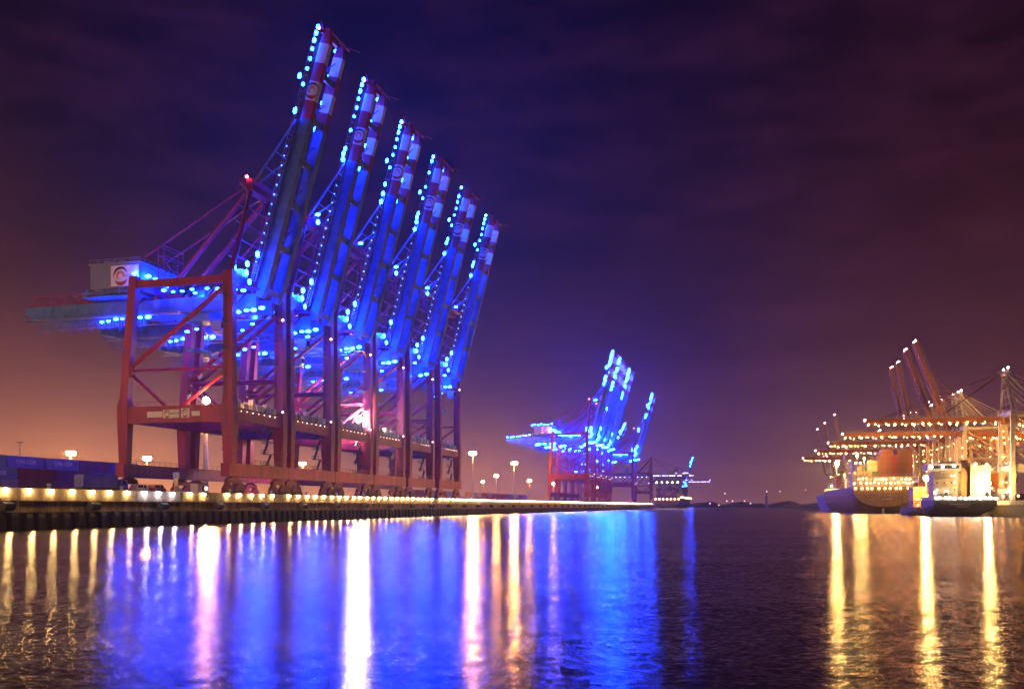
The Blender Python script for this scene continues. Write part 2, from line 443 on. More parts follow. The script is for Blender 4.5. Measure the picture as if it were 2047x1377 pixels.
    # forestay links
    for y in (-1, 1):
        if lean < 60:
            a, b = Vector((2.0,y*4.4,80.4)), bp(.66*L,1.9,y*4.2)
            MB().beam(a,b,.35,.5).beam(a+Vector((.8,0,-.6)),bp(.5*L,2.0,y*4.2),.25,.35).build('forestay', P_GIR, root)
        else:
            a = Vector((1.5,y*4.4,80.4))
            MB().beam(a,bp(.45*L,1.7,y*4.2),.3,.4).build('forestay', P_GIR, root)
            MB().beam(a,bp(.88*L,1.7,y*4.2),.3,.4).build('forestay', P_GIR, root)
    if lean < 60:
        a, b = Vector((2.0,0,80.4)), bp(.66*L,1.9,0)
        m = MB()
        for t in (.25,.5,.8): c = a.lerp(b,t); m.beam(c+Vector((0,-4.6,0)),c+Vector((0,4.6,0)),.2,.2)
        m.build('forestay_tie', P_GIR, root)
    for o in root.children:
        if o.name.split('.')[0].startswith('boom') : o['bm'] = 1
    if blue: e['bm'] = 1
    return root, bp

ME_TUBE = lamp_mesh('lamp', G_BLUE, .62, (.8,.8,1.25))
ME_BAR = lamp_mesh('lamp', G_BLUE, .58, (1.35,.7,.7))
ME_DOT = lamp_mesh('lamp', G_BLUES, .16)
ME_AVI = lamp_mesh('beacon', G_AVI, .42)
ME_PORT = lamp_mesh('lamp', G_PINK, .13)
ME_LEGL = lamp_mesh('lamp', G_PINK, .42)

def tilt(root, deg):
    H = Vector((3.5,0,50.6)); M = Matrix.Translation(H) @ Matrix.Rotation(R(deg),4,'Y') @ Matrix.Translation(-H)
    for o in root.children:
        if o.get('bm'): o.matrix_basis = M @ o.matrix_basis

def blue_lamps(root, bp, L, lean):
    def put(me, p, only=None, name='lamp', rot=None):
        o = link(name, me, root, p, rot)
        if name == 'lamp': k_ = random.uniform(.72,1.2); o.scale = (k_, k_, k_*random.uniform(.85,1.15))
        if only: o['only'] = only
        v_ = Vector(p); d_ = (v_-Vector((3.5,0,50.6))); d_.y = 0
        if d_.length > 7.5 and d_.normalized().dot(Vector((math.sin(R(lean)),0,math.cos(R(lean))))) > .97 and abs(v_.y) < 6.6 and only != 'tower': o['bm'] = 1
        return o
    rot = (0, R(lean), 0)
    for d, off in ((69.0,2.6),(67.4,2.7),(65.6,2.7),(63.4,2.6),(60.9,2.5),(58.4,2.6),(56.3,4.2),(54.4,2.6),(47.6,3.0)):
        put(ME_TUBE, bp(d/69.4*L, off, -5.4), None, rot=rot)
    for d, off in ((49.0,2.8),(46.0,2.7),(43.4,2.7)):
        put(ME_TUBE, bp(d/69.4*L, off, -5.5), 'extra', rot=rot)
    for d, off in ((67.8,2.5),(61.0,2.5),(54.0,2.5),(47.0,2.5)):
        put(ME_TUBE, bp(d/69.4*L, off, 5.4), None, rot=rot)
    for k in range(13):
        put(ME_DOT, bp(L*(.12+.036*k), 2.3, -6.2))
    for p in ((3.7,-6.4,61.1),(2.3,-8.6,58.2),(2.0,-8.6,56.0),(2.9,-8.6,53.6),(-1.1,-9.1,51.6),(1.5,-9.1,51.4),(-1.0,-9.0,57.6)):
        put(ME_TUBE if p[2] > 52.5 else ME_BAR, p)
    put(ME_BAR, (5.2,-5.2,80.6), 'tower'); put(ME_TUBE, (5.0,-4.6,78.6), 'tower')
    for x, z in ((-23.8,53.6),(-21.0,53.1),(-18.3,53.1),(-15.4,53.4),(-11.0,53.4),(-7.9,53.1),(-14.5,52.4)):
        put(ME_BAR, (x,-5.7,z))
    for y in (-9.7,-6.4,-3.4,.4,3.4): put(ME_BAR, (-28.0 if y > -9 else -29.6,y,57.4 if y < 0 else 56.8))
    for x, z in ((-41.9,45.9),(-39.9,46.1),(-37.6,46.5),(-35.6,46.5),(-30.2,46.6),(-27.8,46.6),(-1.3,46.6),(1.0,46.9),(3.0,46.9),(5.3,47.3)):
        put(ME_BAR, (x,-6.7,z))
    for x, z in ((-25,45.0),(-22,45.6),(-8,44.6),(-5,46.2)):
        put(ME_BAR, (x,6.8,z))
    put(ME_AVI, (.2,-5.2,81.6), name='beacon'); put(ME_AVI, bp(L*1.0,3.3,-3.6), name='beacon')
    put(ME_LEGL, (1.5,11.6,47.8)); put(ME_LEGL, (1.5,11.6,22.6))
    for k in range(7): put(ME_PORT, (1.15,-9.5+k*2.9,20.9))

CW = 'ship-to-shore cranes with blue lamps'
proto, bp0 = make_crane('first blue-lit crane of the row, with white signs along its red portal beam')
blue_lamps(proto, bp0, 69.4, 15.0)
centers = [225.5, 256.2, 287.0, 318.0, 351.0, 387.0]
labels = [None,
  'second blue-lit crane, directly behind the one with signs on its portal beam',
  'third blue-lit crane, carrying the starry white floodlight on its portal',
  'fourth blue-lit crane, just beyond the one with the white floodlight',
  'fifth blue-lit crane, the last but one of the big close row',
  'sixth blue-lit crane, last of the big close row, beside the tall lamp masts']
cranes = [proto]
proto['group'] = CW
for i, a in enumerate(centers):
    if i == 0: continue
    c = copy_tree(proto); c['label'] = labels[i]; cranes.append(c)
far_lab = ['far blue-lit crane with lamps along its tail, first of the distant four',
  'far blue-lit crane, second of the distant four with raised booms',
  'far blue-lit crane, third of the distant four with raised booms',
  'far blue-lit crane, fourth of the distant four with raised booms',
  'lone far crane with raised lit boom at the end of the quay']
for i, a in enumerate((750, 786, 815, 850, 1040)):
    c = copy_tree(proto); c['label'] = far_lab[i]; c['group'] = CW; cranes.append(c)
    centers.append(a)
for c, a in zip(cranes, centers):
    c.location = Q(a, -5.0); c.rotation_euler = (0,0,RZ)
for c in cranes[6:]:
    for ch in c.children:
        if ch.data and ch.data.name.split('.')[0] == 'lamp' and G_BLUE.name in ch.data.materials: ch.scale = (2.0,)*3
# the first crane has a dark mast head and fewer boom lamps
for ch in list(cranes[0].children):
    if ch.get('only') in ('extra','tower'): bpy.data.objects.remove(ch)
for c, dl, tx in zip(cranes, (1.2,.5,.2,.1,0,-.4,0,.6,-.4,.3,.8), (0,9,-8,5,-4,12,0,6,-5,8,3)):
    tilt(c, dl)
    for ch in list(c.children):
        n_ = ch.name.split('.')[0]
        if n_ in ('trolley','operator_cab','hoist_rope','spreader'): ch.location.x += tx
        elif n_ == 'lamp' and c is not proto and random.random() < .08: bpy.data.objects.remove(ch)
# extra tail lamps on the first of the distant cranes
for k in range(16):
    x = -66+k*2.6+random.uniform(-.6,.6); z = (52.4+(x+66)*.09 if x < -46 else (61.8 if x < -29 else 54.2))+random.uniform(-.5,.5)
    link('lamp', ME_BAR, cranes[6], (x, -6.4 if x < -46 else -9.2, z))

# signs on the portal of the first crane
pc = cranes[0]
for x, w, h, kind in ((-20.6,4.4,1.5,0),(-15.9,4.6,2.1,1),(-11.9,2.4,2.3,2),(-8.9,2.3,1.2,0)):
    if kind == 1:
        e = emblem(pc, 'sign_board', w, h); e.location = (x,-14.12,20.2)
        link('lettering', text_mesh('EUROGATE', .62, M_BLACK), e, (.75,-.08,0), (R(90),0,0))
    elif kind == 2:
        e = emblem(pc, 'sign_board', w, h, False); e.location = (x,-14.12,20.3)
    else:
        MB().box(x-w/2,x+w/2,-14.2,-14.1,20.1-h/2,20.1+h/2).build('sign_board', M_WHITE, pc)

def floodlight(root, p, me, r=.6, name='floodlight'):
    o = MB().box(p[0]-r*.9,p[0]+r*.9,p[1]-.1,p[1]+r*1.6,p[2]-r,p[2]+r*.9).beam((p[0],p[1]+r,p[2]-r),(p[0],p[1]+r,p[2]-r-1.0),.15,.15).build(name, M_STEEL, root)
    link('bulb', me, o, (p[0],p[1]-r*.5,p[2]))
    return o
ME_FLW = lamp_mesh('bulb', G_FLOOD, 1.25)
ME_FLO = lamp_mesh('bulb', G_FLOODO, .95)
floodlight(cranes[0], (-6.3,-13.2,23.3), ME_FLO)
floodlight(cranes[2], (-2.8,11.6,26.3), ME_FLW)

for a_, b_o, dl, lab_ in ((2418,-47,0,'tiny far crane with raised lit boom beyond the distant container ship'),
                        (1357,-88,10.0,'far crane with slanting lit boom between the distant four and the lone one')):
    c = copy_tree(proto); c['label'] = lab_; c['group'] = CW; c.location = Q(a_, b_o); c.rotation_euler = (0,0,RZ); tilt(c, dl)
    for ch in c.children:
        if ch.data and G_BLUE.name in ch.data.materials: ch.scale = (2.4,)*3
# cranes with lowered booms beyond the end of the quay
for i, (a, b, n) in enumerate(((1648,-50,'far crane with lowered boom brightly lit over the distant container ship'),
                               (2085,-40,'farthest crane with lowered boom lit pink behind the distant ship'))):
    c, bpd = make_crane(n, 'blue', 69.4, 90.0, detail=False, group='far cranes with lowered booms')
    c.location = Q(a, b); c.rotation_euler = (0,0,RZ)
    me = lamp_mesh('lamp', glow('far_boom_lamp_glow' , (7,5.5,11), 1.0), .8, (1.5,.8,.6))
    for k in range(24): link('lamp', me, c, bpd(69.4*(.03+.041*k+random.uniform(-.012,.012)), random.choice((-1.9,-1.9,2.2)), -5.4)).scale = (random.uniform(.6,1.3),)*3
    for k in range(8): link('lamp', me, c, (-60+k*7.5,-6.6,46.9))

# ------------------------------------------------------------------ west quay
def sheet(name, pts, z, mat):
    me = bpy.data.meshes.new(name)
    me.from_pydata([(p[0],p[1],z) for p in pts], [], [list(range(len(pts)))]); me.materials.append(mat); me.update()
    return tag(link(name, me), kind='structure')
AEND = 1170.0
deck = [Q(-250,-.6), Q(AEND-.6,-.6), Q(AEND-.6,-50.6), Q(2600,-50.6), Q(2600,-1500), Q(-250,-1500)]
sheet('ground', deck, QZ-.02, M_ASPH)

qw = thing('quay_wall', 'long stained concrete quay wall with rubber fenders and a lamp strip', 'quay wall', Q(0,0,0), RZ)
A0 = -60
MB().box(-1.2,.35,A0,AEND,4.9,7.08).build('capping_beam', M_CONC, qw)
m = MB().box(-1.2,0,A0,AEND,3.0,4.9).box(0,.22,A0,AEND,2.9,3.1)
for k in range(57): m.box(0,.08,100+k*21.4-.25,100+k*21.4+.25,3.1,4.9)
m.build('wall_face', M_WALL, qw)
MB().box(-2.0,-.5,A0,AEND,-3,3.0).build('wall_foot', M_LOW, qw)
MB().box(-60,-1.2,AEND-1.2,AEND,-3,7.07).build('end_face', M_WALL, qw)
pm = MB().column([(.0,0,-2,.95,1.5),(.0,0,2.1,.95,1.5),(-.1,0,2.85,.7,1.3)]).mesh('fender_pile', M_RUB)
for k in range(100): link('fender_pile', pm, qw, (0, 122+k*3.3+random.uniform(-.5,.5), random.uniform(-.25,.05)))
m = MB()
for k in range(215): m.column([(0,122+330+k*3.3,-2,.9,1.4),(0,122+330+k*3.3,2.8,.8,1.3)])
tag(m.build('fender_pile', M_RUB, qw), kind='stuff')
q2 = thing('quay_wall', 'distant set-back quay wall behind the container ship', 'quay wall', Q(0,-50,0), RZ)
MB().box(-1.2,0,AEND,2600,3,7.05).build('capping_beam', M_CONC, q2)
MB().box(-1.2,-.1,AEND,2600,-3,3).build('wall_face', M_WALL, q2)
# crane rails
for b in (-5, -35.1):
    r_ = MB().box(-.08,.08,-50,AEND-2,0,.14).build('crane_rail', M_STEEL)
    r_.location = Q(0,b); r_.rotation_euler = (0,0,RZ)
    tag(r_, 'steel crane rail under the ' + ('waterside' if b == -5 else 'landside') + ' legs of the blue-lit cranes', 'rail')

# quay edge lamps: bracket on the capping beam and a round bulb
ME_QL = lamp_mesh('bulb', G_QUAY, .25); ME_QW = lamp_mesh('bulb', G_QUAYW, .25)
ME_BR = MB().beam((-.1,0,.0),(.42,0,.16),.08,.08).box(-.14,-.02,-.12,.12,-.2,.14).mesh('bracket', M_STEEL)
la = [118,123,128.2,133.2,138.4,143.7,149.2,154.5,159.5,165.0,170.5,175.3,180.1,186.7,192.0,202.1,207.5,213.2,218.5,223.8]
a = 233.0
while a < AEND-2:
    if random.random() > .05: la.append(a + random.uniform(-.3,.3))
    a += 5.3
for a in la:
    white = a in (170.5,175.3,180.1)
    t = thing('quay_lamp', 'cool white bulb lamp on the quay edge, one of three near the ladder' if white else 'warm yellow bulb lamp on the quay edge coping', 'lamp',
              Q(a,.36,6.55), RZ, 'white quay edge lamps' if white else 'yellow quay edge lamps')
    link('bulb', ME_QW if white else ME_QL, t, (.42,0,.1))
    if a < 420: link('bracket', ME_BR, t)
    else: t.scale = (.72,)*3
# big fenders
fb = MB().tube([(0,-1.15,0),(0,1.15,0)],.75,12)
for y in (-1.0,1.0): fb.tube([(.1,y,.4),(-.3,y*1.2,1.3)],.05,4)
fm = fb.mesh('fender_drum', M_RUB)
k = 0; a = 111.5
while a < AEND-5:
    t = link('rubber_fender', fm, None, Q(a,.78,3.95), (0,0,RZ)); tag(t, 'black rubber drum fender chained on the quay wall face', 'fender', 'rubber fenders of the quay wall')
    a += 21.6
# ladders
lm = MB()
for y in (-.28,.28): lm.tube([(.1,y,-1),(.1,y,6.9)],.05,5)
for k in range(20): lm.tube([(.1,-.28,-.8+k*.4),(.1,.28,-.8+k*.4)],.035,5)
lme = lm.mesh('ladder', M_STEEL)  # dark colour takes in the shade of the wall recess
for a in (183.4,): tag(link('ladder', lme, None, Q(a,.42,0), (0,0,RZ)), 'steel ladder down the quay wall next to the white lamps', 'ladder')
tag(link('ladder', lme, None, Q(136.0,.42,0), (0,0,RZ)), 'steel ladder in the dark wall recess below the stacked containers', 'ladder')
# bollards
bm_ = MB().tube([(0,0,0),(0,0,.25),(0,0,.55),(0,0,.75),(0,0,.95)],[.4,.3,.28,.48,.3],12).mesh('bollard', M_WHITE)
for k in range(26):
    tag(link('mooring_bollard', bm_, None, Q(125+k*20.3,-1.3)), 'pale steel mooring bollard on the quay edge', 'bollard', 'bollards along the quay edge')

# ------------------------------------------------------------------ containers
CC = {}
def cont_mat(n, c): CC[n] = paint('container_'+n, c, .55, var=.25, scale=.5, streak=.7)
for n, c in (('blue',(.20,.19,.58)),('teal',(.14,.26,.34)),('red',(.30,.035,.05)),('violet',(.24,.07,.22)),('brown',(.22,.08,.04)),
             ('grey',(.3,.3,.3)),('green',(.06,.14,.08)),('rust',(.17,.075,.035)),('tan',(.36,.29,.18)),('orange',(.55,.16,.03)),('cream',(.45,.38,.26)),('sky',(.15,.20,.60))): cont_mat(n, c)
CM = {}
def container_mesh(colr, L=12.19, simple=False):
    key = (colr, L, simple)
    if key in CM: return CM[key]
    w, h = 2.44, 2.9; m = MB()
    if simple:
        m.box(-w/2,w/2,-L/2,L/2,0,h)
        for z in (.06, h-.06):
            m.box(-w/2-.03,w/2+.03,-L/2-.03,L/2+.03,z-.06,z+.06)
        for x in (-w/2,-.65,0,.65,w/2):
            for s in (-1,1): m.box(x-.07,x+.07,s*L/2-.06,s*L/2+.06,.12,h-.12)
    else:
        m.box(-w/2+.09,w/2-.09,-L/2+.06,L/2-.06,.12,h-.06)
        n = int(L/.42)
        for k in range(n):                      # corrugated sides
            y = -L/2+.25+k*(L-.5)/(n-1)
            for s in (-1,1): m.box(min(s*(w/2-.1),s*(w/2-.03)),max(s*(w/2-.1),s*(w/2-.03)),y-.1,y+.1,.16,h-.14)
        for x in (-w/2+.08,w/2-.08):
            for y in (-L/2+.08,L/2-.08): m.box(x-.08,x+.08,y-.08,y+.08,0,h)
            for z in (.08,h-.07): m.box(x-.075,x+.075,-L/2+.17,L/2-.17,z-.07,z+.065)
        for y in (-L/2+.07,L/2-.07):
            for z in (.08,h-.07): m.box(-w/2+.17,w/2-.17,y-.065,y+.065,z-.07,z+.065)
        for x in (-.7,-.25,.25,.7):
            for s in (-1,1): m.tube([(x,s*(L/2-.03),.2),(x,s*(L/2-.03),h-.15)],.035,5)
    CM[key] = m.mesh('container', CC[colr]); return CM[key]
def container(loc, rz, colr, label, group=None, L=12.19, text=None, simple=False):
    o = link('shipping_container', container_mesh(colr, L, simple), None, loc, (0,0,rz))
    tag(o, label, 'container', group)
    if text: link('lettering', text_mesh(text, 1.45, M_WHITE), o, (1.235,0,1.5), (R(90),0,R(90)))
    return o
TXT = {'blue':'CMA CGM','teal':'MAERSK'}
def pa(px, b):
    t = (px-1023.5)/1900
    return ((B0-b)*UY + t*UX*(B0-b)) / (UX - t*UY)
row_b = -55.0
spec = [ # tier, centre pixel is converted to metres along the quay at build time
  (2, 186.7,'teal','dull teal container, top tier, cut by the picture edge','MAERSK'),
  (2, 199.4,'blue','blue container with white lettering on top of the red one','CMA CGM'),
  (2, 212.5,'blue','blue container with white lettering on top beside the pale gap','CMA CGM'),
  (2, 224.9,'violet','plain dark violet container on top beside the second lettered blue one',None),
  (2, 237.6,'sky','bright blue container on top beside the crane leg','CMA CGM'),
  (2, 175.1,'violet','violet container on top beyond the picture edge',None),
  (1, 190.3,'teal','grey teal container with white lettering, middle tier','MAERSK'),
  (1, 203.3,'red','red container in the middle tier under a lettered blue one',None),
  (1, 216.0,'violet','dark violet container in the middle tier behind the trailer',None),
  (1, 228.6,'blue','plain dark blue container in the middle tier behind the trailer',None),
  (1, 178.1,'red','red container in the middle tier beyond the picture edge',None),
  (0, 190.5,'grey','grey container at the bottom of the stack below the teal one',None),
  (0, 202.8,'brown','rusty brown container at the bottom under the red one',None),
  (0, 215.2,'violet','violet container at the bottom of the stack by the trailer',None),
  (0, 227.4,'brown','brown container at the bottom beside the crane leg',None),
  (0, 178.2,'brown','brown container at the bottom beyond the picture edge',None),
]
for tier, a, colr, lab, tx in spec:
    container(Q(a, row_b + random.uniform(-.1,.1), QZ + .45 + tier*2.93), RZ, colr, lab, None, text=tx)
cols = ['blue','violet','brown','grey','teal','red']
for k in range(22):
    for t in range(2):
        container(Q(470+k*13.0, -58, QZ+t*2.93), RZ, random.choice(cols), 'container in the long low two-tier row behind the lamp masts', 'containers in the far low row')
for k in range(12):
    container(Q(905+k*13.2, -60, QZ), RZ, random.choice(cols), 'container in the low row behind the distant cranes', 'containers behind the distant cranes')

# ------------------------------------------------------------------ vehicles under the first crane
def wheel(parent, x, y, r, w=.3):
    t = MB().tube([(x-w/2,y,r),(x+w/2,y,r)],r,14).build('wheel', M_TYRE, parent)
    MB().tube([(x-w/2-.02,y,r),(x+w/2+.02,y,r)],r*.5,10).build('rim', M_GALV, t)
P_CAB = paint('cab_blue_paint', (.16,.18,.42), .35, var=.1)
P_VAN = paint('van_white_paint', (.7,.68,.66), .35, var=.08)
tr = thing('terminal_truck', 'lilac blue terminal truck with trailer parked in front of the container stack', 'truck', Q(196,-30.5), RZ)
MB().box(-1.0,1.0,-7,6.2,1.05,1.35).box(-.4,.4,-7,9.6,.75,1.05).build('trailer_frame', M_STEEL, tr)
for y in (-5.6,-4.2): 
    for x in (-.95,.95): wheel(tr, x, y, .5, .5)
for y in (6.0,9.0):
    for x in (-.95,.95): wheel(tr, x, y, .5, .35)
cb = MB()
cb._add([(-1.1,7.2,1.0),(1.1,7.2,1.0),(1.1,9.9,1.0),(-1.1,9.9,1.0),(-1.1,7.2,2.1),(1.1,7.2,2.1),(1.1,9.9,2.1),(-1.1,9.9,2.1),
         (-1.0,7.3,3.5),(1.0,7.3,3.5),(1.0,9.4,3.5),(-1.0,9.4,3.5)],
        [(0,3,2,1),(0,1,5,4),(1,2,6,5),(2,3,7,6),(3,0,4,7),(4,5,9,8),(5,6,10,9),(6,7,11,10),(7,4,8,11),(8,9,10,11)],0)
cab = cb.build('cab', P_CAB, tr)
MB().box(1.06,1.12,7.9,9.3,2.2,3.1).build('window', M_GLASS, cab)
for x in (-.8,.8): MB().box(x-.2,x+.2,9.9,9.96,1.3,1.6).build('headlight', M_WHITE, cab)
container(Q(195.5,-30.5,QZ+1.36), RZ, 'sky', 'lilac blue container loaded on the terminal truck trailer')
def van(a, b, colr, label, lit=False):
    v = thing('service_van', label, 'van', Q(a,b), RZ)
    s = [(-2.5,.45),(-2.5,2.2),(-2.3,2.35),(1.0,2.35),(1.7,1.45),(2.5,1.2),(2.55,.45)]
    m = MB(); n = len(s)
    vs = [(-.95,y,z) for y,z in s] + [(.95,y,z) for y,z in s]
    m._add(vs, [tuple(range(n)), tuple(range(2*n-1,n-1,-1))] + [(i,i+n,(i+1)%n+n,(i+1)%n) for i in range(n)], 0)
    m.build('body', colr, v)
    MB().box(.95,.97,.1,1.1,1.4,2.1).box(.95,.97,-2.2,-.3,1.5,2.1).build('window', M_GLASS, v)
    for y in (-1.6,1.6):
        for x in (-.85,.85): wheel(v, x, y, .36, .25)
    for x in (-.7,.7): MB().box(x-.15,x+.15,2.54,2.58,.7,.9).build('headlight', M_WHITE, v)
van(207.5,-27,P_VAN,'white service van parked under the first crane portal')
van(213.0,-26,paint('van_orange_paint',(.6,.22,.1),.4),'orange service van parked just past the white one')
van(229,-14,P_CAB,'small blue van parked between the legs of the first crane')
def cabin(a,b,label,mat,l=4.5):
    c = thing('site_cabin', label, 'cabin', Q(a,b), RZ)
    MB().box(-1.2,1.2,-l/2,l/2,.15,2.6).build('wall', mat, c); MB().box(-1.35,1.35,-l/2-.15,l/2+.15,2.6,2.8).build('roof', M_GALV, c)
    MB().box(1.2,1.24,-.5,.4,.2,2.2).build('door', M_STEEL, c); MB().box(1.2,1.24,.8,1.8,1.1,2.0).build('window', G_WIN, c)
cabin(222.5,-20,'pale site cabin with a lit window behind the ladder post',P_VAN)
# cable post at the ladder
po = thing('quay_post', 'tall tan post with blue top box standing at the quay edge ladder', 'post', Q(184.6,-1.6), RZ)
MB().column([(0,0,0,.9,.9),(0,0,.3,.7,.7),(0,0,3.0,.6,.6)]).build('shaft', paint('tan_post_paint',(.55,.42,.26),.6), po)
MB().box(-.5,.5,-.5,.5,3.0,4.3).build('top_box', P_CAB, po)

# ------------------------------------------------------------------ light masts
ME_SOD = lamp_mesh('bulb', G_SODIUM, 1.15, (1.0,1.0,.75))
ME_SODN = lamp_mesh('bulb', G_SODNEAR, .75, (1.0,1.0,.6))
def mast(X, Y, h, label, bulbs=True, me=None, z0=QZ, s=1.0, r=.3, grp=None):
    t = thing('light_mast', label, 'light mast', (X,Y,z0), 0, grp)
    MB().tube([(0,0,0),(0,0,.6),(0,0,.62),(0,0,h-.3)],[r*2.0,r*2.0,r*1.5,r*.8],10).build('pole', M_MAST, t)
    MB().box(-1.7*s,1.7*s,-.12,.12,h-.3,h-.08).box(-.12,.12,-1.6*s,1.6*s,h-.34,h-.1).build('crossarm', M_MAST, t)
    for x in (-1.35,-.45,.45,1.35):
        f = MB().box(x*s-.5*s,x*s+.5*s,-.45*s,.45*s,h-.08,h+.2).build('lamp_housing', M_MAST, t)
        if bulbs: link('bulb', me or ME_SOD, f, (x*s,-.2,h-.35)).scale = (s*.8,)*2 + (s*1.25,)
    return t
def mast_px(px, py, h, label, **kw):
    Y = (h + kw.get('z0', QZ) - 4.0)*1900/(1011-py); mast((px-1023.5)/1900*Y, Y, h, label, **kw)
mast_px(945,905,30,'tall sodium light mast standing just past the sixth crane', r=.5)
mast_px(1028,925,30,'tall sodium light mast midway between the two crane groups', r=.5)
mast_px(992,950,30,'low-looking sodium light mast between the two tall ones', r=.5)
mast_px(1058,960,30,'small distant sodium light mast right behind the second tall mast', r=.5)
mast_px(1107,966,30,'small distant sodium light mast beside the distant crane legs', r=.5)
mast_px(605,926,30,'sodium light mast seen through the legs of the second crane', r=.5)
mast_px(142,905,30,'sodium light mast glaring above the lettered blue containers', r=.5, s=1.3)
mast_px(294,915,30,'sodium light mast glaring through the portal of the first crane', r=.5, s=1.3)
mast_px(40,884,30,'unlit pale light mast far behind the container stack', bulbs=False, r=.3)
mast_px(411,838,34,'thick pale light mast seen under the first portal beam', r=.9, s=1.2)
mast_px(965,962,30,'faint distant sodium light mast behind the low container row', r=.4, s=.7)
# masts of the same terminal standing just outside the view
for X, Y in ((-155,170),(-120,60)):
    mast(X, Y, 34, 'sodium light mast on the near quay beyond the picture edge', s=2.2, me=ME_SODN, grp='masts beyond the picture edge')

# ------------------------------------------------------------------ ships
def hull(L, B, zd, zt, bowlen, p=2.6, mat=None, parent=None, stern_w=1.0, flare=0.0):
    N = 14; secs = []
    xs = [(0, stern_w, zt), (4, 1.0*stern_w+.0*(1-stern_w), zt*.55), (10, (1+stern_w)/2, .2), (20, 1.0, -2.0), (L-bowlen, 1.0, -2.5), (L-bowlen*.5, .8, -2.5), (L-bowlen*.2, .42, -2.5), (L, .04, -.5)]
    vs = []; fs = []
    for x, w, zb in xs:
        zdk = zd + (2.0 if x > L-bowlen*.6 else 0)
        for k in range(N+1):
            a = math.pi*k/N; c = math.cos(a); s_ = math.sin(a)
            dpt = abs(s_)**(2/p)
            vs.append((x, B/2*w*(1-flare*dpt)*math.copysign(abs(c)**(2/p), c), zdk-(zdk-zb)*dpt))
    n = N+1
    fs.append(tuple(range(n)))
    for i in range(len(xs)-1):
        for k in range(N): fs.append((i*n+k, i*n+k+1, (i+1)*n+k+1, (i+1)*n+k))
        fs.append((i*n, (i+1)*n, (i+1)*n+N, i*n+N))
    m = MB(); m._add(vs, fs, 0)
    return m.build('hull', mat, parent)
M_HB = paint('hull_blue_paint', (.24,.24,.48), .5, var=.3, streak=.6)
M_HBR = paint('hull_brown_paint', (.26,.15,.07), .55, var=.35, streak=.7)
M_HG = paint('hull_dark_green_paint', (.05,.06,.045), .5, var=.3)
M_HR = paint('barge_dark_paint', (.06,.035,.035), .6)
M_SUP = paint('superstructure_white_paint', (.42,.38,.33), .5, var=.4, scale=.5, streak=.7)
M_DECKP = paint('deck_brown_paint', (.16,.07,.04), .7)
ME_DK = lamp_mesh('deck_lamp', G_DECK, .5); ME_DKW = lamp_mesh('deck_lamp', G_DECKW, .5)
ME_SF = lamp_mesh('bulb', G_SHIPF, 1.3, (1.3,.8,.9))
RZS = math.atan2(VY, VX)        # ship axis along the east quay, bow away
def ship_at(Y, Bm, label, name='container_ship'):
    return thing(name, label, 'ship', E(Y, -Bm/2-1.0, 0), RZS)
# local axes: x forward (away), y to the picture's left, z up
# -- green feeder ship, the closest
g = ship_at(352, 25, 'dark green feeder ship with white deckhouse and a band of bright stern lamps')
B = 23.0
hull(36, B, 6.2, 1.4, 14, 3.2, M_HG, g, .96)
m = MB().box(.2,22,-B/2+.5,-B/2+.7,6.2,7.4).box(.2,22,B/2-.7,B/2-.5,6.2,7.4).box(.2,.4,-B/2+.7,B/2-.7,6.2,7.2); m.build('bulwark', M_SUP, g)
su = MB().box(8,17,1.0,9.5,6.2,17.4).box(7,16,-.2,11.8,17.4,20.2).box(8.5,15,1.5,8,20.2,21).build('deckhouse', M_SUP, g)
for z in (8.9,11.6,14.3):
    MB().box(7.0,8.0,1.0,9.5,z-.12,z).rail((7.0,1.0,z),(7.0,9.5,z),1.0,1.2,.05).build('gallery', M_SUP, su)
    for y in (2.0,3.1,5.6,8.2):
        if random.random() < .75: MB().box(7.94,8.0,y-.25,y+.25,z+.9,z+1.6).build('window', random.choice((M_GLASS,G_WIN)), su)
MB().box(7.94,8.0,6.6,7.4,6.3,8.3).build('door', M_STEEL, su)
MB().tube([(11,5,21),(11,5,27)],.15,6).tube([(11,3.4,24.5),(11,6.6,24.5)],.08,5).build('radar_mast', M_GALV, g)
MB().box(6.94,7.0,.6,11,18.3,19.4).build('window', M_GLASS, su)
MB().box(10,15,-3.4,-.6,6.2,20.4).box(10.5,14.5,-3.2,-.8,20.4,21.6).build('funnel', M_DECKP, g)
su2 = MB().box(9,16,-10.8,-3.9,6.2,16.8).box(8,15,-10.9,-3.7,16.8,19.4).build('deckhouse', CC['tan'], g)  # tan colour carries the orange lamplight on this second block
for z in (8.5,11.5,14.5):
    for y in (-9.5,-7.3,-5.2): MB().box(8.94,9.0,y-.45,y+.45,z,z+.8).build('window', M_GLASS, su2)
for k in range(13): link('deck_lamp', ME_DKW, g, (-.25, -B/2+1+k*(B-2)/12+random.uniform(-.4,.4), 6.9+random.uniform(-.1,.3))).scale = (random.uniform(.6,1.1),)*3
for k, (y, z) in enumerate(((10.5,18.9),(6.5,19.0),(2.5,19.2),(-5,19.8),(-9,19.6),(9.2,9.0),(5.0,9.4),(-6,9.0),(-9.6,9.2))): link('deck_lamp', ME_DKW, g, (6.2,y,z))
f = MB().tube([(5,-9.2,6.2),(5,-9.2,13)],.2,6).build('lamp_post', M_GALV, g); link('bulb', ME_SF, f, (4.6,-9.2,12.6)).scale=(.7,)*3
for (y,z,w) in ((1.5,4.6,7.5),(.5,3.7,4.5)):
    m = MB()
    for k in range(int(w/.8)): m.box(-.09,.3,y+w/2-k*.8-.5,y+w/2-k*.8,z-.22,z+.22)
    m.build('stern_lettering', M_SUP, g)
for y_ in (6,-8): MB().tube([(2,y_,6.2),(2,y_,8.2),(2,y_,9.4)],[.9,.8,.3],10).build('winch_cowl', M_STEEL, g)
